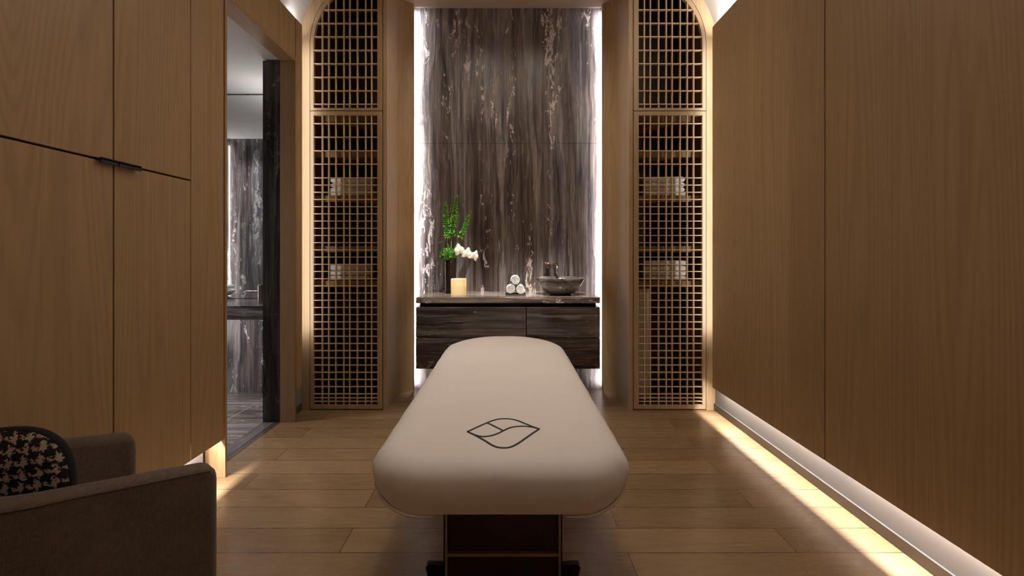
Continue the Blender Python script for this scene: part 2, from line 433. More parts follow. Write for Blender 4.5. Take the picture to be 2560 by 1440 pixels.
# ------------------------------------------------------------------ lattice closets
VB = [20.8, 36.7, 54.4, 74.5, 89.2, 108.3, 129.1, 144.0]       # bar positions in 1/314 m from the outer stile
OUT, INN = 1270-784.5, 1270-943.5
rows_low = [308.6, 342.6, 376.7, 410, 444.4] + [462.4+18.03*k for k in range(30)]
rows_low = [r for r in rows_low if r < 987] + [995, 1003.8]
rows_up = [-44+33.8*k for k in range(10)]
rows_up = [24-33.75*2, 24-33.75, 24, 57.8, 91.4, 125.2, 159, 192.7, 226.6, 260]
pz = lambda y: 1.235+(637-y)/314.
shelf_z = [2.372, 2.083, 1.719, 1.307, 1.022]
def closet(s, side):
    lab = 'tall oak closet with arched lattice doors on the %s of the stone niche' % side
    t = thing('lattice_closet', (s*1.29, FY, 0), lab, 'closet')
    X = lambda a, b: (min(s*a, s*b), max(s*a, s*b))
    yi, yo = FY+.032, 4.06
    # carcass
    x0, x1 = X(1.628, 1.648); obj('side_panel', B((x0, x1, yi, yo, 0.004, 3.5)), M['closet_lit'], t)
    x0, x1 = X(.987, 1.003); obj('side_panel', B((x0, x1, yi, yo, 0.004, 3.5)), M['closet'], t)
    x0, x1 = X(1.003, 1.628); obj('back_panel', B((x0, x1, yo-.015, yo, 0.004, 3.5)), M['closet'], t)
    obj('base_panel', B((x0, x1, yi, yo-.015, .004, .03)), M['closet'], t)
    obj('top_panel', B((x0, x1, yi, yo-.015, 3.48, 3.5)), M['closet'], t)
    for z in shelf_z:
        sh = obj('shelf', B((x0, x1, 3.615, yo-.016, z-.022, z)), M['closet_lit'], t)
        obj('shelf_edge', B((x0, x1, 3.597, 3.614, z-.05, z)), M['closet_edge'], sh)
    yb0, yb1 = FY-.001, FY+.024
    bw = .0034
    def bars(bm, rows, ztop, zbot, arch):
        xo, xi = OUT/314., INN/314.
        R = 160/314.; cx, cz = xo-R, AZ
        for off in VB:
            x = (OUT-off)/314.
            zt = ztop
            if arch:
                u = x-cx
                zt = cz+math.sqrt(max(0, (R+.006)**2-u*u)) if u > 0 else cz+R
            a, b = X(x-bw, x+bw); box(bm, a, b, yb0, yb1, zbot, zt)
        for r in rows:
            z = pz(r)
            xe = xo
            if arch and z > cz: 
                if z > cz+R-.01: continue
                xe = cx+math.sqrt(max(0, (R+.006)**2-(z-cz)**2))
            if xe-xi < .03: continue
            a, b = X(xi-.002, xe+.002); box(bm, a, b, yb0+.001, yb1-.001, z-.0032, z+.0032)
    # lower door
    zb, zt = .004+.004, pz(277.5)-.003
    ob, ot = pz(1012), pz(288.5)
    xo, xi = OUT/314., INN/314.
    d = thing('lower_door', (0, 0, 0), None, None); d.parent = t; 
    for k_ in ('label', 'category'):
        if k_ in d: del d[k_]
    bpy.data.objects.remove(d)
    bm = bmesh.new()
    a, b = X(xo, DO); box(bm, a, b, FY-.003, FY+.026, zb, zt)
    a, b = X(DI, xi); box(bm, a, b, FY-.003, FY+.026, zb, zt)
    a, b = X(xi, xo); box(bm, a, b, FY-.003, FY+.026, zb, ob); box(bm, a, b, FY-.003, FY+.026, ot, zt)
    d = obj('lower_door', bm, M['oak_front'], t)
    bm = bmesh.new(); bars(bm, rows_low, ot, ob, False); obj('lattice', bm, M['oak_h'], d)
    # upper arched door
    zb = pz(277.5)+.003; ob = pz(270)
    bm = bmesh.new()
    R = 160/314.; cx = xo-R
    N = 28
    outer = [(DO-DR+DR*math.cos(PI/2*k/N), AZ+DR*math.sin(PI/2*k/N)) for k in range(N+1)]
    inner = [(cx+R*math.cos(PI/2*k/N), AZ+R*math.sin(PI/2*k/N)) for k in range(N+1)]
    pts = [(DO, zb)] + outer + [(DI, AZ+DR), (DI, zb)]
    hole = [(xo, ob)] + inner + [(xi, AZ+R), (xi, ob)]
    n = len(pts)
    fr = [[bm.verts.new((s*p[0], y, p[1])) for p in L_] for L_ in (pts, hole) for y in (FY-.003, FY+.026)]
    for k in range(n):
        j = (k+1) % n
        bm.faces.new((fr[0][k], fr[0][j], fr[2][j], fr[2][k])); bm.faces.new((fr[1][k], fr[1][j], fr[3][j], fr[3][k]))
        bm.faces.new((fr[0][k], fr[0][j], fr[1][j], fr[1][k])); bm.faces.new((fr[2][k], fr[2][j], fr[3][j], fr[3][k]))
    d = obj('upper_door', bm, M['oak_front'], t)
    bm = bmesh.new(); bars(bm, rows_up, AZ+R, ob, True); obj('lattice', bm, M['oak_h'], d)
    return t
closet(-1, 'left'); closet(1, 'right')

# folded towels on the closet shelves
def folded(w_, d_, h_, seed):
    bm = bmesh.new(); rnd = random.Random(seed)
    n = 20
    # cross section (x,z): thick fold with rounded ends and a slit on one side
    sec = []
    for k in range(n):
        a = 2*PI*k/n
        cx = (w_/2-h_/2) if math.cos(a) > 0 else -(w_/2-h_/2)
        sec.append((cx+h_/2*math.cos(a), h_/2+h_/2*math.sin(a)*(.97)))
    rings = []
    for j in range(7):
        y = d_*(j/6.)
        q = 1 if 0 < j < 6 else .9
        wob = [rnd.uniform(-.0015, .0015) for _ in sec]
        rings.append([(x*(1-.01*(1-q)*8), y, (z-h_/2)*q+h_/2+wv) for (x, z), wv in zip(sec, wob)])
    loft(bm, rings)
    return bm
towel_sets = [(-1, 1.105, 1.467, 1.719, [.047, .036, .036, .030], 'left closet upper shelf'),
              (-1, 1.135, 1.485, 1.022, [.050, .040, .038], 'left closet lower shelf'),
              (1, 1.125, 1.470, 1.719, [.048, .040, .036, .032], 'right closet upper shelf'),
              (1, 1.125, 1.480, 1.022, [.044, .042, .040, .034], 'right closet lower shelf')]
ordn = ['top', 'second', 'third', 'bottom']
for s, xa, xb, z, hs, where in towel_sets:
    zz = z
    m = len(hs)
    for k, h_ in enumerate(hs[::-1]):
        idx = m-1-k
        nm = 'bottom' if k == 0 else ordn[idx]
        j = random.uniform(-.008, .008)
        bm = folded(xb-xa, .30, h_, k+int(z*10)+s)
        for v in bm.verts: v.co += Vector((s*(xa+xb)/2+j, 3.635+random.uniform(-.004, .004)*0, zz+.003))
        o = obj('folded_towel', bm, M['towel'], smooth=True, origin=(s*(xa+xb)/2, 3.78, zz))
        tag(o, '%s white towel in the folded stack on the %s behind the lattice' % (nm, where), 'towel', 'folded towels on the ' + where)
        zz += h_+.0015
# pale upright box in the right closet, small box on its shelf
bx = thing('towel_warmer', (1.09, 3.72, .03), 'pale upright towel warmer box at the bottom left of the right closet', 'towel warmer')
obj('body', B((1.01, 1.178, 3.66, 3.95, .031, .925)), plain('pale_enamel', (.86, .80, .75), .5, 0, .03, 6), bx, bevel=.004)
obj('lid', B((1.008, 1.180, 3.655, 3.952, .926, .955)), plain('pale_enamel_lid', (.90, .84, .79), .5, 0, .03, 6), bx, bevel=.004)
o = obj('storage_box', B((1.012, 1.11, 3.70, 3.85, 1.7195, 1.925)), plain('dim_card', (.20, .15, .11), .8, 0, .1, 20), bevel=.003, origin=(1.06, 3.78, 1.72))
tag(o, 'small brown box at the left end of the right closet upper shelf', 'box')

# ------------------------------------------------------------------ vanity in the niche
VX = .733
vc = thing('vanity_cabinet', (0, 3.8, .327), 'wall-hung dark striped stone drawer cabinet below the niche counter', 'cabinet')
obj('carcass', B((-VX+.025, VX-.025, FY+.045, BACK-.001, .335, .848)), M['gap'], vc)
for x0, x1, z0, z1 in ((-VX, .1465-.003, .576, .8175), (.1465+.003, VX, .576, .8175), (-VX, VX, .327, .571)):
    obj('drawer', B((x0, x1, FY+.002, FY+.044, z0, z1)), M['stone_h'], vc, bevel=.001, origin=(x0, FY, z0))
obj('side_panel', B((-VX, -VX+.02, FY+.0445, BACK-.001, .327, .8175)), M['stone_h'], vc)
obj('side_panel', B((VX-.02, VX, FY+.0445, BACK-.001, .327, .8175)), M['stone_h'], vc)
o = obj('countertop', B((-VX, VX, FY, BACK-.001, .8495, .896)), M['stone_top'], bevel=.0015, origin=(0, 3.8, .85))
tag(o, 'dark striped stone counter slab in the lit niche', 'countertop')
CT = .896

# basin
bc = (.447, 3.77, CT)
basin = thing('vessel_basin', bc, 'round dark marble vessel basin on the right of the niche counter', 'sink')
prof = [(.085, .0005), (.115, .012), (.150, .040), (.180, .080), (.198, .115), (.209, .143), (.207, .146), (.203, .146), (.192, .116), (.170, .075), (.135, .040), (.08, .022), (.001, .018)]
def bowl_mat():
    t = NT('swirled_marble'); v = t.coords()
    a = t.noise(v, 4, 4, 2.5); b = t.noise(v, 14, 5, 1.2)
    c = t.ramp(a, [(.3, (.04, .034, .031)), (.5, (.12, .105, .095)), (.62, (.24, .22, .20)), (.75, (.09, .08, .07))])
    return t.set(Base_Color=t.mix(.35, c, t.ramp(b, [(.35, (.03, .025, .02)), (.7, (.24, .22, .2))])), Roughness=.12)
obj('bowl', lathe(bmesh.new(), prof, bc, 64, True, True), bowl_mat(), basin, smooth=True)
obj('drain', lathe(bmesh.new(), [(.001, .0185), (.022, .0185), (.022, .021), (.001, .022)], bc, 24, False, False), M['nickel'], basin, smooth=True)
# wall faucet
fx = .447
wf = thing('wall_faucet', (.42, BACK, 1.14), 'nickel wall-mounted faucet with side lever above the marble basin', 'faucet')
def disc(bm, x, z, r, y0, y1, n=28):
    tube(bm, [(x, y0, z), (x, y1, z)], r, n); return bm
obj('spout_plate', disc(bmesh.new(), .437, 1.140, .027, BACK-.008, BACK), M['nickel'], wf, bevel=.001)
sp = [(.437, BACK-.006, 1.140), (.437, BACK-.10, 1.140)] + [(.437+.002, BACK-.10-.045*math.sin(a), 1.140-.045+.045*math.cos(a)) for a in [PI/2*k/8 for k in range(1, 9)]] + [(.439, BACK-.145, 1.062)]
obj('spout', tube(bmesh.new(), sp, .011, 16), M['nickel'], wf, smooth=True)
hp = obj('handle_plate', disc(bmesh.new(), .372, 1.135, .027, BACK-.008, BACK), M['nickel'], wf, bevel=.001)
obj('handle', disc(bmesh.new(), .372, 1.135, .021, BACK-.075, BACK-.008), M['nickel'], wf, bevel=.002)
obj('lever', tube(bmesh.new(), [(.364, BACK-.06, 1.143), (.338, BACK-.06, 1.167)], .0045, 10), M['nickel'], wf, smooth=True)

# rolled towels on a slate tray
o = obj('slate_tray', B((-.022, .148, 3.655, 3.845, CT+.0003, CT+.010)), plain('slate', (.03, .028, .027), .5), bevel=.002, origin=(.06, 3.75, CT))
tag(o, 'thin dark slate tray under the rolled towels on the niche counter', 'tray')
def rolled(cx, cz, r, y0, y1, a0):
    bm = bmesh.new()
    th = r/4.1; turns = 3.9
    n = 150
    outer, inner = [], []
    for k in range(n+1):
        a = turns*2*PI*k/n
        ro = max(.0015, r*k/n*1.0)
        ri = max(.0004, ro-th*.93)
        if k/n < .26: ri = max(.0002, ro*.2)
        an = a0+a
        outer.append((cx+ro*math.cos(an), cz+ro*math.sin(an))); inner.append((cx+ri*math.cos(an), cz+ri*math.sin(an)))
    def prof(off, y): return None
    yy = [y0+.004, y0, y1, y1-.004]
    # front face strip with slightly rounded edge
    mid = [((o_[0]+i_[0])/2, (o_[1]+i_[1])/2) for o_, i_ in zip(outer, inner)]
    def lerp(p, q, t_): return (p[0]+(q[0]-p[0])*t_, p[1]+(q[1]-p[1])*t_)
    rows = []
    for f, y in ((0, y1), (0, y0+.006), (.2, y0+.001), (.5, y0-.001), (.8, y0+.001), (1, y0+.006), (1, y1)):
        rows.append([bm.verts.new((lerp(o_, i_, f)[0], y, lerp(o_, i_, f)[1])) for o_, i_ in zip(outer, inner)])
    for a, b in zip(rows, rows[1:]):
        for k in range(n): bm.faces.new((a[k], a[k+1], b[k+1], b[k]))
    for k in range(n): bm.faces.new((rows[0][k], rows[0][k+1], rows[-1][k+1], rows[-1][k]))
    bm.faces.new([r_[-1] for r_ in rows]); bm.faces.new([r_[0] for r_ in rows])
    return bm
RR = .0425
for cx, cz, a0, lab in ((.0195, CT+.010+RR, 2.2, 'lower left rolled white towel on the slate tray'),
                        (.1055, CT+.010+RR*.97, .4, 'lower right rolled white towel on the slate tray'),
                        (.0625, CT+.010+RR*.97+.0745, 4.0, 'topmost rolled white towel of the pyramid on the slate tray')):
    o = obj('rolled_towel', rolled(cx, cz, RR, 3.668, 3.835, a0), M['towel'], smooth=True, origin=(cx, 3.75, cz))
    tag(o, lab, 'towel', 'rolled towels on the niche counter')

# candle
cc = (-.399, 3.562)
cd = thing('candle', (cc[0], cc[1], CT), 'glowing ivory candle in frosted square glass on the niche counter', 'candle')
def frost():
    t = NT('frosted_ivory'); v = t.coords(False); sep = t.add('ShaderNodeSeparateXYZ'); t.link(v, sep.inputs[0])
    m = t.set(Base_Color=(.88, .80, .64), Roughness=.5, Transmission_Weight=0.0, Subsurface_Weight=0.0)
    tr = t.add('ShaderNodeBsdfTranslucent'); tr.inputs[0].default_value = (.98, .90, .74, 1)
    mx = t.add('ShaderNodeMixShader'); mx.inputs[0].default_value = .6
    t.link(t.b.outputs[0], mx.inputs[1]); t.link(tr.outputs[0], mx.inputs[2])
    t.link(mx.outputs[0], t.n['Material Output'].inputs[0]); return m
def rsq(h, r, n=6):
    out = []
    for qx, qy, a0 in ((1, 1, 0), (-1, 1, PI/2), (-1, -1, PI), (1, -1, 3*PI/2)):
        for k in range(n+1):
            a = a0+PI/2*k/n; out.append((qx*(h-r)+r*math.cos(a), qy*(h-r)+r*math.sin(a)))
    return out
H_ = .146
bm = bmesh.new()
loft(bm, [[(cc[0]+x, cc[1]+y, CT+z) for x, y in rsq(h, r)] for h, r, z in ((.056, .012, .001), (.058, .013, .004), (.058, .013, H_), (.053, .010, H_), (.053, .010, .012))])
obj('glass', bm, frost(), cd)
wax = NT('wax').set(Base_Color=(.9, .84, .70), Roughness=.5, Emission_Color=(1, .86, .60), Emission_Strength=.8)
bm = bmesh.new(); loft(bm, [[(cc[0]+x, cc[1]+y, CT+z) for x, y in rsq(h, .008)] for h, z in ((.050, .0125), (.050, .085), (.046, .090), (.02, .086))])
obj('wax', bm, wax, cd)
obj('wick', tube(bmesh.new(), [(cc[0], cc[1], CT+.084), (cc[0]+.001, cc[1], CT+.100)], .0012, 6), M['ink'], cd)
flame = NT('flame').set(Base_Color=(1, .8, .4), Emission_Color=(1, .72, .35), Emission_Strength=90.0)
obj('flame', lathe(bmesh.new(), [(.0005, 0), (.004, .004), (.005, .010), (.003, .020), (.0003, .028)], (cc[0]+.001, cc[1], CT+.098), 12), flame, cd, smooth=True)

# vase with flowers
vx, vy = -.508, 3.88
va = thing('ribbed_vase', (vx, vy, CT), 'tall black bronze ribbed vase at the left of the niche counter', 'vase')
prof = [(.043, .0005), (.044, .002)]
nr = 24
for k in range(nr):
    z = .004+.306*k/nr; r = .0445+.0035*k/nr
    for f, dr in ((.12, 0), (.3, .0016), (.55, .0022), (.8, .0014), (.97, -.0006)): prof.append((r+dr, z+.306/nr*f))
prof += [(.047, .312), (.044, .312), (.042, .29), (.001, .288)]
obj('body', lathe(bmesh.new(), prof, (vx, vy, CT), 48), plain('black_bronze_glaze', (.055, .042, .030), .16, .9, .1), va, smooth=True)
VT = CT+.312
mossm = NT('green_moss'); v = mossm.coords(False); f_ = mossm.noise(v, 55, 4)
moss = mossm.set(Base_Color=mossm.ramp(f_, [(.3, (.015, .055, .007)), (.5, (.06, .21, .02)), (.7, (.17, .42, .05))]), Roughness=.8)
bm = bmesh.new()
bmesh.ops.create_icosphere(bm, subdivisions=4, radius=1)
for vv in bm.verts:
    p = vv.co.copy(); q = 1+.16*noise.noise(p*3.1)+.10*noise.noise(p*8)+.07*noise.noise(p*19)
    vv.co = Vector((p.x*.066*q, p.y*.066*q, p.z*.055*q))
rnd = random.Random(3)
base_v = [x.co.copy() for x in bm.verts]
for k in range(1500):
    c = rnd.choice(base_v); d = (c.normalized()+Vector((rnd.uniform(-.8, .8), rnd.uniform(-.8, .8), rnd.uniform(-.8, .8)))).normalized()
    sd = d.orthogonal().normalized(); sd.rotate(Matrix.Rotation(rnd.uniform(0, 6.28), 3, d)); L_ = rnd.uniform(.007, .014)
    a = bm.verts.new(c-sd*.0022); b_ = bm.verts.new(c+sd*.0022); e = bm.verts.new(c+d*L_+sd*.002); g = bm.verts.new(c+d*L_-sd*.002)
    bm.faces.new((a, b_, e, g))
for vv in bm.verts: vv.co += Vector((vx-.016, vy-.002, VT+.030))
o = obj('moss_ball', bm, moss, smooth=True, origin=(vx, vy, VT))
tag(o, 'round fuzzy green blossom sitting on the mouth of the ribbed vase', 'flower')
leafm = NT('bell_green'); v = leafm.coords(False); f_ = leafm.noise(v, 60, 3)
leaf = leafm.set(Base_Color=leafm.ramp(f_, [(.3, (.09, .30, .03)), (.5, (.22, .54, .07)), (.75, (.45, .75, .18))]), Roughness=.5)
stemm = plain('pale_stem', (.22, .33, .10), .5)
def bells(bx_, tx, tz, bend, start, seed, lab, scale=1.0, dense=1.0):
    t = thing('bells_stem', (bx_, vy, VT+.06), lab, 'flower', 'tall green flower stems in the vase')
    rnd = random.Random(seed)
    P0 = Vector((bx_, vy+.004, VT+.04)); P2 = Vector((tx, vy+.01, tz)); P1 = (P0+P2)/2+Vector((bend, 0, 0))
    crv = lambda u: P0*(1-u)**2+P1*2*u*(1-u)+P2*u*u
    obj('stem', tube(bmesh.new(), [crv(k/20) for k in range(21)], [.0042-.003*k/20 for k in range(21)], 8), stemm, t, smooth=True)
    bm = bmesh.new()
    u = start; L = (P2-P0).length
    while u < 1.0:
        f = (u-start)/(1-start)
        size = (.0150*(1-f**2.4)+.0055)*scale*(1 if rnd.random() < .8 else .75)
        c = crv(min(u, 1)); tg = (crv(min(u+.01, 1))-crv(u-.01)).normalized()
        s1 = tg.orthogonal().normalized(); s2 = tg.cross(s1)
        nb = 6 if f < .8 else 4
        a0 = rnd.uniform(0, 6.28)
        for k in range(nb):
            a = a0+2*PI*k/nb+rnd.uniform(-.25, .25)
            rad = s1*math.cos(a)+s2*math.sin(a)
            ax = (rad*.9+tg*rnd.uniform(.35, .8)).normalized()
            e1 = ax.orthogonal().normalized(); e2 = ax.cross(e1)
            sz = size*rnd.uniform(.8, 1.15)
            rings = []
            for h_, rr_ in ((.0, .15), (.35, .42), (.75, .62), (1.05, .95+.1*rnd.random())):
                rings.append([c+ax*(sz*h_+.002)+(e1*math.cos(q)+e2*math.sin(q))*sz*rr_*(1+(.16*math.sin(q*5+a) if h_ > 1 else 0))*.85 for q in [2*PI*j/10 for j in range(10)]])
            loft(bm, rings, True, False)
            # closed bud at the bell's heart
            tube(bm, [c+ax*sz*.2, c+ax*sz*.6], [sz*.25, sz*.12], 5)
        u += (.019+.006*rnd.random())*(1-.45*f)/dense/L
    obj('bells', bm, leaf, t, smooth=True)
def PXZ(px, py, y): return (px-1270)*y/1100., 1.235-(py-637)*y/1100.
# tips measured in metres at the vase's depth
bells(-.524, -.551, 1.708, -.012, .30, 11, 'left, shortest upright green bell-flower stem in the vase', .95)
bells(-.503, -.447, 1.762, -.020, .30, 12, 'middle, tallest green bell-flower stem in the vase', 1.05, 1.1)
bells(-.490, -.328, 1.625, .015, .36, 13, 'right green bell-flower stem leaning toward the basin', .85)
# orchid spray
orc = thing('orchid_spray', (vx+.03, vy-.05, VT), 'arching white orchid spray of three blooms at the vase mouth', 'flower')
pet = NT('orchid_white').set(Base_Color=(.88, .84, .80), Roughness=.55, Subsurface_Weight=.0, Sheen_Weight=.2)
lipm = NT('orchid_lip').set(Base_Color=(.80, .62, .12), Roughness=.5)
oy = vy-.065
obj('stem', tube(bmesh.new(), [(-.49, vy-.02, VT+.01), (-.45, oy+.02, VT+.055), (-.40, oy+.02, VT+.065), (-.33, oy+.02, VT+.040), (-.285, oy+.02, VT+.012)], .0025, 8), stemm, orc, smooth=True)
def petal(bm, c, ang, L, W, e1, e2, nn, cup=.25):
    d = e1*math.cos(ang)+e2*math.sin(ang); sd = nn.cross(d)
    G = []
    for i in range(8):
        u = i/7.; w_ = W*math.sin(PI*min(1, (u*.92+.08)))**.62 if u < 1 else W*.08
        G.append([bm.verts.new(c+d*(L*u)+sd*(w_*q)+nn*(cup*L*(u*(1-u)*1.2-.5*u*u*.5)-.22*W*q*q)) for q in (-1, -.6, -.2, .2, .6, 1)])
    for a, b in zip(G, G[1:]):
        for k in range(5): bm.faces.new((a[k], a[k+1], b[k+1], b[k]))
for (fxp, fzp, tilt, turn, sc) in ((-.423, 1.272, .18, -.15, 1.0), (-.353, 1.243, -.22, .2, .95), (-.290, 1.224, -.45, .55, .88)):
    c = Vector((fxp, oy, fzp)); nn = Vector((math.sin(turn), -math.cos(turn), -.12)).normalized()
    e1 = Vector((0, 0, 1)).cross(nn).normalized(); e2 = nn.cross(e1)
    fl = thing('bloom', (0, 0, 0), None, None); bpy.data.objects.remove(fl)
    bm = bmesh.new()
    for a, L_, W_ in ((PI/2+tilt, .062*sc, .020*sc), (PI*1.22+tilt, .056*sc, .018*sc), (PI*1.78+tilt, .056*sc, .018*sc)): petal(bm, c-nn*.002, a, L_, W_, e1, e2, nn)
    for a in (.12+tilt, PI-.12+tilt): petal(bm, c+nn*.003, a, .047*sc, .032*sc, e1, e2, nn)
    fl = obj('bloom', bm, pet, orc, smooth=True)
    bm = bmesh.new(); petal(bm, c+nn*.008, -PI/2+tilt, .018*sc, .006*sc, e1, e2, nn, .8); petal(bm, c+nn*.008, -PI/2+tilt+.7, .010*sc, .004*sc, e1, e2, nn, .8); petal(bm, c+nn*.008, -PI/2+tilt-.7, .010*sc, .004*sc, e1, e2, nn, .8)
    obj('lip', bm, lipm, fl, smooth=True)

# ------------------------------------------------------------------ massage bed
bed = thing('massage_bed', (-.025, 2.3, 0), 'massage bed under a smooth cream cover in the middle of the room', 'massage bed')
BX, BA = -.024, .42
BY0, BY1 = 1.275, 3.385
def bed_ring(inset, n=16):
    a = BA-inset; y0 = BY0+inset; y1 = BY1-inset
    rn = max(.03, .19-inset); rf = max(.03, .27-inset)
    rn = min(rn, a); rf = min(rf, a)
    pts = []
    for cx, cy, r, a0 in ((a-rf, y1-rf, rf, 0), (-(a-rf), y1-rf, rf, PI/2), (-(a-rn), y0+rn, rn, PI), (a-rn, y0+rn, rn, 1.5*PI)):
        for k in range(n+1):
            t = a0+PI/2*k/n; pts.append((BX+cx+r*math.cos(t), cy+r*math.sin(t)))
        # straight run to the next corner
        nxt = {0: None}.get(0)
    return pts
def dense(pts, m=14):
    out = []
    n = len(pts)
    for k in range(n):
        p, q = pts[k], pts[(k+1) % n]
        out.append(p)
        L = math.hypot(q[0]-p[0], q[1]-p[1])
        if L > .2:
            for j in range(1, m): out.append((p[0]+(q[0]-p[0])*j/m, p[1]+(q[1]-p[1])*j/m))
        elif L <= .2 and L > .0:
            pass
    return out
def bed_top(x, y):
    ex = max(0, BA-abs(x-BX)); ey = min(y-BY0, BY1-y)
    e = max(0, min(ex, ey))
    return e
PROF = [(.20, .462), (.09, .456), (.024, .452), (.016, .458), (.009, .478), (.003, .510), (0, .535), (.004, .558), (.014, .580), (.032, .598), (.055, .608), (.085, .614), (.12, .618), (.17, .622), (.23, .625), (.30, .628), (.37, .629)]
base_ring = None
bm = bmesh.new(); rings = []
m_straight = 26
def ring_pts(inset):
    n = 16
    a = BA-inset; y0 = BY0+inset; y1 = BY1-inset
    rn = min(max(.025, .19-inset), a*.999); rf = min(max(.025, .37-inset), a*.999)
    C = [(a-rf, y1-rf, rf, 0), (-(a-rf), y1-rf, rf, PI/2), (-(a-rn), y0+rn, rn, PI), (a-rn, y0+rn, rn, 1.5*PI)]
    seq = []
    for i, (cx, cy, r, a0) in enumerate(C):
        for k in range(n+1):
            t = a0+PI/2*k/n; seq.append((BX+cx+r*math.cos(t), cy+r*math.sin(t)))
        nx = C[(i+1) % 4]; t = nx[3]
        p = seq[-1]; q = (BX+nx[0]+nx[2]*math.cos(t), nx[1]+nx[2]*math.sin(t))
        m = 24 if i in (1, 3) else 12
        for j in range(1, m): seq.append((p[0]+(q[0]-p[0])*j/m, p[1]+(q[1]-p[1])*j/m))
    return seq
for inset, z in PROF:
    row = []
    for (x, y) in ring_pts(inset):
        # the near end hangs to a hem that sweeps up round the corners
        zz = z
        if z < .56:
            t_ = max(0, min(1, (z-.452)/(.558-.452)))
            q_ = max(0, min(1, (y-BY0)/.24))
            hz = .461+.088*q_**.95
            zz = hz+(.560-hz)*t_ if inset < .07 else min(z+.012+.05*q_, .53)
        far = max(0, (y-2.6)/.7)
        if z > .6: zz += .010*min(1, far)*max(0, 1-((x-BX)/.36)**2)
        pk = noise.noise(Vector((x*14, y*14, z*5)))*.0035*(1 if .46 < z < .6 else .35)
        nearend = max(0, 1-(y-BY0)/.25)
        pk += noise.noise(Vector((x*30, y*8, z*3)))*.0028*nearend
        an = math.atan2(y-(BY0+.19), abs(x-BX)-(BA-.19))
        cl = max(0, 1-math.hypot(abs(x-BX)-(BA-.05), y-(BY0+.05))/.17)
        pk += .0022*math.sin(abs(an)*46+z*30)*cl*(1 if z < .60 else .3)
        sag = -.006*max(0, 1-(y-BY0)/.5) if inset > .1 else 0
        d = Vector((x-BX, 0 if abs(y-2.3) < .8 else (y-2.3)*.3, 0)); d = d.normalized() if d.length > 0 else d
        row.append((x+d.x*pk, y+d.y*pk, zz+pk*.4+sag))
    rings.append(row)
loft(bm, rings)
obj('cover', bm, M['sheet'], bed, smooth=True)
# hem piping along the lower rim of the near end
hem = []
rp = ring_pts(.014)
sel = [p for p in rp if p[1] < BY0+.30]
sel.sort(key=lambda p: math.atan2(p[0]-BX, (BY0+.5)-p[1]))
for x, y in sel:
    q = max(0, min(1, (y-BY0)/.24))
    hem.append((x, y, .461+.088*q**.95))
for sd in (-1, 1):
    hp_ = [p for p in hem if (p[0]-BX)*sd > .17]
    obj('hem', tube(bmesh.new(), hp_, [.0008+.0062*min(1, max(0, (abs(p[0]-BX)-.17)/.2)) for p in hp_], 8), M['sheet'], bed, smooth=True)
# printed leaf emblem, traced on the cover
def epl(ptsz):
    out = []
    for (x, y) in ptsz:
        px, py = 880+x/2.3223, 820+y/2.3223
        z = .626; s_ = (py-637)/(1.235-z)
        out.append(((px-1270)/s_, 1100/s_))
    return out
EM = [[(670,597),(710,581),(750,565),(785,551),(815,540),(845,532.5),(885,529),(930,532),(965,541),(1000,554),(1045,570),(1088,583)],
      [(1088,583),(1060,599),(1030,617),(1000,635),(970,653),(940,667),(910,675.5),(880,677),(845,674),(810,663),(770,642),(720,618),(670,597)],
      [(670,597),(705,611),(740,620),(775,621.5),(815,616),(850,605),(880,592),(915,578),(955,571),(1000,569.5),(1045,574),(1088,583)],
      [(785,552),(815,565),(850,580),(877,592)]]
def smooth(pl, n=6):
    if len(pl) < 5: n = 1
    out = []
    for i in range(len(pl)-1):
        p0, p1, p2, p3 = pl[max(i-1, 0)], pl[i], pl[i+1], pl[min(i+2, len(pl)-1)]
        for j in range(n):
            t = j/n
            out.append(tuple(.5*((2*p1[k])+(-p0[k]+p2[k])*t+(2*p0[k]-5*p1[k]+4*p2[k]-p3[k])*t*t+(-p0[k]+3*p1[k]-3*p2[k]+p3[k])*t**3) for k in (0, 1)))
    out.append(pl[-1]); return out
cover_obj = [o for o in bed.children if o.name.startswith('cover')][0]
EMW = [smooth(epl(p)) for p in EM]
from mathutils.bvhtree import BVHTree
me = cover_obj.data; off = Vector(bed.location)
bvh = BVHTree.FromPolygons([v.co+off for v in me.vertices], [list(p.vertices) for p in me.polygons])
def surf(x, y):
    h = bvh.ray_cast(Vector((x, y, 2)), Vector((0, 0, -1))); return h[0].z if h[0] else .626
bm = bmesh.new(); hw = .0037
for pl in EMW:
    L_, R_ = [], []
    for i, p in enumerate(pl):
        a = Vector(pl[max(i-1, 0)]); b = Vector(pl[min(i+1, len(pl)-1)]); d = (b-a).normalized(); n_ = Vector((-d.y, d.x))*hw
        for lst, sg in ((L_, 1), (R_, -1)):
            q = Vector(p)+n_*sg; lst.append(bm.verts.new((q.x, q.y, surf(q.x, q.y)+.0012)))
    for k in range(len(pl)-1): bm.faces.new((L_[k], L_[k+1], R_[k+1], R_[k]))
obj('leaf_emblem', bm, M['ink'], bed)['label'] = 'black outline leaf emblem'
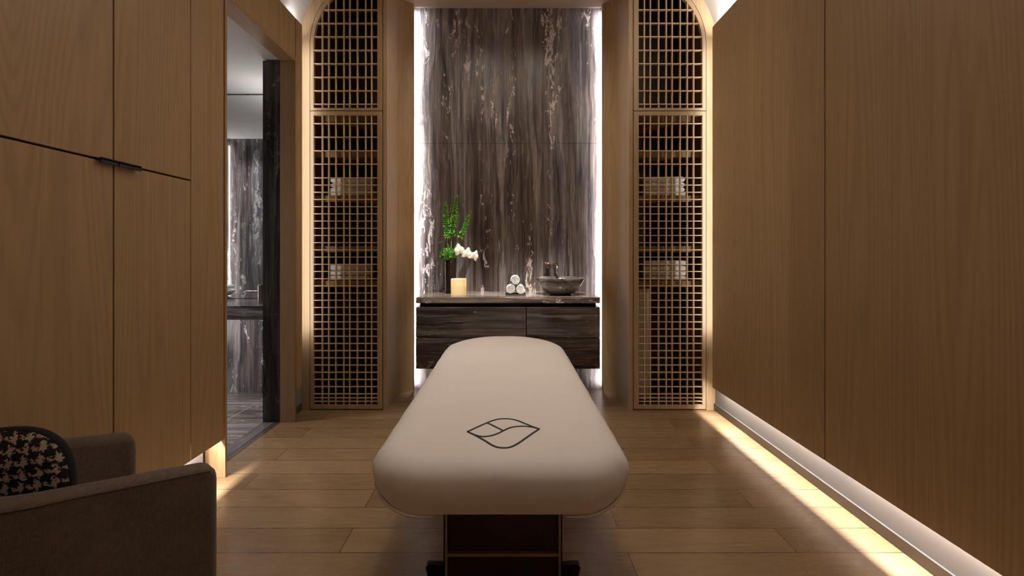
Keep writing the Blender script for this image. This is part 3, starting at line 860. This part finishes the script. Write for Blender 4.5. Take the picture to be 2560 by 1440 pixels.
# pedestal
py0, py1 = 1.60, 3.05
px0, px1 = -.229, .192
obj('pedestal_side', B((px0-.006, px0, py0+.003, py1, .03, .47)), M['black'], bed)
obj('pedestal_side', B((px1, px1+.006, py0+.003, py1, .03, .47)), M['black'], bed)
obj('edge_trim', B((px0, px0+.0075, py0, py0+.02, .03, .465)), M['edge'], bed)
obj('edge_trim', B((px1-.0075, px1, py0, py0+.02, .03, .465)), M['edge'], bed)
obj('cross_rail', B((px0+.0075, px1-.0075, py0, py0+.02, .137, .148)), M['edge'], bed)
obj('front_panel', B((px0+.0075, px1-.0075, py0+.016, py1, .032, .460)), M['bronze'], bed)
for s, xa in ((-1, px0-.007), (1, px1+.007)):
    bm = bmesh.new()
    pts = [(0, 0), (.048, 0), (.052, .03), (.060, .065), (.066, .088), (.064, .097), (.056, .100), (0, .096)]
    prism(bm, pts, lambda p: (xa+s*p[0], py0+.01, p[1]+.002), lambda p: (xa+s*p[0], py0+.035, p[1]+.002))
    f = obj('foot', bm, M['black'], bed, bevel=.003)
    pl = [(xa+s*x, py0+.008, z+.002) for x, z in ((.048, 0), (.052, .03), (.060, .065), (.066, .088), (.064, .097), (.056, .100))]
    obj('foot_rim', tube(bmesh.new(), pl, .0013, 6), M['chrome'], f, smooth=True)

# ------------------------------------------------------------------ armchair, near left
ch = thing('armchair', (-1.2, 1.2, 0), 'low brown woven tub armchair in the near left corner', 'armchair')
n_ = Vector((.503, .864, 0)); u_ = Vector((-.864, .503, 0))
mid = Vector((-1.097, 1.439, 0)); HWD = .286; TH = .090; STR = .33
Cc = mid-n_*STR
def path(t):
    """t in metres along the outer-centre line: near arm, back, far arm"""
    r = HWD-TH/2; Lb = PI*r
    if t < STR: p = mid-u_*r-n_*t; d = -n_; f = t/STR
    elif t < STR+Lb:
        a = (t-STR)/r; p = Cc-u_*r*math.cos(a)-n_*r*math.sin(a); d = (u_*math.sin(a)-n_*math.cos(a)); f = 1
    else:
        q = t-STR-Lb; p = Cc+u_*r+n_*q; d = n_; f = 1-q/STR
    return p, d
TOT = 2*STR-.022+PI*(HWD-TH/2)
def ztop(t):
    e = min(t, TOT-t)
    return .612+.205*min(e, .33)+.10*max(0, min(1, (e-.33)/.3))*.5
bm = bmesh.new(); rings = []
ts = [0, .0015, .004, .008, .012, .018, .024]+[.024+(TOT-.048)*k/60 for k in range(1, 60)]+[TOT-.024, TOT-.018, TOT-.012, TOT-.008, TOT-.004, TOT-.0015, TOT]
pip = []
for t in ts:
    p, d = path(t); side = Vector((d.y, -d.x, 0))
    # outward normal: away from centre
    out = side if (p+side*.01-Cc).length > (p-Cc).length else -side
    if STR*.99 > t or t > TOT-STR*.99:
        out = -u_ if t < STR else u_
    e = min(t, TOT-t); ins = 0
    if e < .024: ins = .024-math.sqrt(max(0, .024**2-(.024-e)**2))
    h = TH/2-ins*.75; zt = ztop(t)-ins; r = .022
    sec = [(h, .06), (h, .3), (h, zt-r*1.0), (h-.002, zt-r*.5), (h-r*.35, zt-r*.12), (h-r, zt), (0, zt+.004), (-h+r, zt), (-h+r*.3, zt-r*.3), (-h, zt-r), (-h, .3), (-h, .06)]
    rings.append([p+out*a+Vector((0, 0, z)) for a, z in sec])
    if .02 < t < TOT-.02: pip.append(p+out*(h-.0005)+Vector((0, 0, zt-r*.42)))
loft(bm, rings)
obj('shell', bm, M['chair'], ch, smooth=True)
obj('piping', tube(bmesh.new(), pip, .0011, 6), M['piping'], ch, smooth=True)
bm = bmesh.new()
ri = HWD-TH-.003
pl = [mid-u_*ri-n_*.02] + [Cc-u_*ri*math.cos(a)-n_*ri*math.sin(a) for a in [PI*k/16 for k in range(17)]] + [mid+u_*ri-n_*.02]
prism(bm, pl, lambda p: (p.x, p.y, .27), lambda p: (p.x, p.y, .42))
obj('seat_cushion', bm, M['chair'], ch, bevel=.025, seg=4)
bm = bmesh.new(); prism(bm, pl, lambda p: (p.x, p.y, .001), lambda p: (p.x, p.y, .268)); obj('base', bm, M['chair'], ch)

# houndstooth cushion
def hound():
    t = NT('houndstooth_knit'); v = t.coords(False)
    sep = t.add('ShaderNodeSeparateXYZ'); t.link(v, sep.inputs[0])
    jx = t.math('MULTIPLY', t.math('SUBTRACT', t.noise(v, 130, 2), .5), .022)
    jz = t.math('MULTIPLY', t.math('SUBTRACT', t.noise(t.scale(v, (1, 1, 1.7)), 170, 2), .5), .015)
    th = .0037
    i = t.math('FLOOR', t.math('DIVIDE', t.math('ADD', t.math('ADD', sep.outputs[0], jx), 5), th))
    j = t.math('FLOOR', t.math('DIVIDE', t.math('ADD', t.math('ADD', sep.outputs[2], jz), 5), th))
    warp = t.math('LESS_THAN', t.math('MODULO', i, 8), 2.5)
    weft = t.math('LESS_THAN', t.math('MODULO', j, 8), 2.5)
    tw = t.math('LESS_THAN', t.math('MODULO', t.math('ADD', i, j), 4), 1.5)
    m = t.math('ADD', t.math('MULTIPLY', warp, tw), t.math('MULTIPLY', weft, t.math('SUBTRACT', 1, tw)))
    t.bump(t.noise(v, 300, 2), .4, .002)
    return t.set(Base_Color=t.mix(m, (.008, .008, .009), (.46, .36, .29)), Roughness=.95)
pc = Vector((-1.287, 1.110, .613)); HP = .180; HX = .155; TP = .046
rotp = Matrix.Rotation(math.radians(4), 4, 'Z')
def se(a, e=2.5):
    c, s_ = math.cos(a), math.sin(a)
    return (abs(c)**(2/e)*(1 if c >= 0 else -1), abs(s_)**(2/e)*(1 if s_ >= 0 else -1))
bm = bmesh.new(); rings = []
K = 14
for k in range(-K, K+1):
    f = k/K; rad = math.cos(f*PI/2)**.55 if abs(k) < K else .02
    y = TP*math.sin(f*PI/2)
    rings.append([(HX*rad*se(2*PI*j/64)[0], y, HP*rad*se(2*PI*j/64)[1]) for j in range(64)])
loft(bm, rings)
pw = bpy.data.objects.new('cushion', None)
bpy.data.objects.remove(pw)
cu = obj('cushion', bm, hound(), smooth=True)
cu.location = pc; cu.rotation_euler = (math.radians(-6), 0, math.radians(18))
tag(cu, 'round black and beige houndstooth cushion resting in the tub armchair', 'cushion')
bm = bmesh.new()
loopn = 72; rings = []
for j in range(loopn):
    c, s_ = se(2*PI*j/loopn); rings.append([(c*(HX-.007)+c*.008*math.cos(q), 0.016*math.sin(q), s_*(HP-.007)+s_*.008*math.cos(q)) for q in [2*PI*i/10 for i in range(10)]])
rings.append(rings[0]); loft(bm, rings, True, False)
o = obj('edge_band', bm, plain('black_knit', (.008, .008, .008), .95), None, smooth=True); o.parent = cu

# ------------------------------------------------------------------ lights
def area(name, loc, rot, sx, sy, power, col=(1, .93, .86), spread=PI, **kw):
    l = bpy.data.lights.new(name, 'AREA'); l.shape = 'RECTANGLE'; l.size = sx; l.size_y = sy; l.energy = power; l.color = col; l.spread = spread
    o = bpy.data.objects.new(name, l); COL.objects.link(o); o.location = loc; o.rotation_euler = rot; return o
def spot(name, loc, target, power, ang, blend=.6, col=(1, .86, .70), r=.03):
    l = bpy.data.lights.new(name, 'SPOT'); l.energy = power; l.spot_size = math.radians(ang); l.spot_blend = blend; l.color = col; l.shadow_soft_size = r
    o = bpy.data.objects.new(name, l); COL.objects.link(o); o.location = loc
    o.rotation_euler = (Vector(target)-Vector(loc)).to_track_quat('-Z', 'Y').to_euler(); return o
WARM = (1, .80, .58); NEUT = (1, .92, .88)
LY = (YF+PE)/2; LL = PE-YF-.05
for s in (-1, 1):
    # under the floating panels
    yy = LY if s > 0 else (YF+2.40)/2; ll = LL if s > 0 else 2.40-YF
    area('plinth_light', (s*1.634, yy, .286), (0, s*.6, 0), .018, ll, 62 if s > 0 else 52, (1, .95, .90), 2.4)
    # cove on top of the panels
    area('cove_light', (s*1.615, 2.0, 2.965), (PI, s*.25, 0), .03, 2.7, 36, (1, .92, .86))
    # vertical strips at the panel ends, grazing the lattice wall
    area('panel_end_light', (s*1.612, 3.385, 1.75), (PI/2, 0, 0), .02, 2.3, 3.6, (1, .94, .87))
    # strips behind the niche corners washing the stone
    o = area('niche_light', (s*.895, 4.036, 1.76), (0, 0, 0), .02, 3.45, 23, (.98, .97, 1), math.radians(86))
    d_ = Vector((-s, 1.0, 0)).normalized(); zax = -d_; yax = Vector((0, 0, 1)); xax = yax.cross(zax)
    o.rotation_euler = Matrix((xax, yax, zax)).transposed().to_euler()
# room spots
spot('bed_spot', (-.02, 2.75, 3.50), (-.02, 2.25, .6), 96, 62, .9, (1, .91, .84), .15)
for x, y, p_ in ((-.5, .6, 15), (.5, .6, 13), (-.3, 3.05, 40), (.3, 3.05, 40)):
    spot('fill_spot', (x, y, 3.55), (x*.9, y, 0), p_, 150, 1, (1, .85, .67), .08)  # added fill spots to brighten the room, not real fittings
for x in (-.45, .06, .44):
    spot('counter_spot', (x*.8, 2.75, 3.50), (x, 3.76, 1.05), 460, 19, .9, (1, .92, .84), .03)
# bathroom
for x, y, p in ((-2.6, 3.0, 40), (-3.2, 2.75, 40), (-2.15, 3.62, 30), (-2.6, 3.55, 20)):
    spot('bath_fill_spot', (x, y, DH-.02), (x, y, 0), p, 120, .9, (1, .96, .94), .03)  # added fill for the bathroom, its ceiling has no such lamps
area('bath_cove', (-1.98, 3.75, 2.25), (PI, 0, 0), .25, .2, 1.8, (1, .95, .92))
area('bath_counter_light', (-2.6, 3.42, .728), (PI*.28, 0, 0), 1.6, .03, 9, (1, .95, .97))
area('bath_strip', (-3.49, 2.45, 1.4), (0, -PI/2, 0), 2.4, .02, 10, (1, .96, .94))
pl_ = bpy.data.lights.new('candle_glow', 'POINT'); pl_.energy = 1.6; pl_.color = (1, .80, .52); pl_.shadow_soft_size = .006
o = bpy.data.objects.new('candle_glow', pl_); COL.objects.link(o); o.location = (cc[0]+.012, cc[1]-.01, CT+.118)

wd = bpy.data.worlds.new('World'); scn.world = wd; wd.use_nodes = True
wd.node_tree.nodes['Background'].inputs[0].default_value = (.9, .75, .6, 1); wd.node_tree.nodes['Background'].inputs[1].default_value = .02

# ------------------------------------------------------------------ camera
cam = bpy.data.cameras.new('Camera'); co = bpy.data.objects.new('Camera', cam); COL.objects.link(co)
cam.sensor_width = 36; cam.lens = 36*1100/2560.; cam.clip_start = .05
cam.shift_x = 10/2560.; cam.shift_y = -83/2560.
co.location = (0, 0, 1.235); co.rotation_euler = (PI/2, 0, 0)
scn.camera = co
scn.view_settings.view_transform = 'Standard'; scn.view_settings.look = 'None'
scn.view_settings.exposure = 0
scn.cycles.use_denoising = True
scn.cycles.max_bounces = 10; scn.cycles.diffuse_bounces = 6; scn.cycles.glossy_bounces = 6
scn.cycles.sample_clamp_indirect = 4
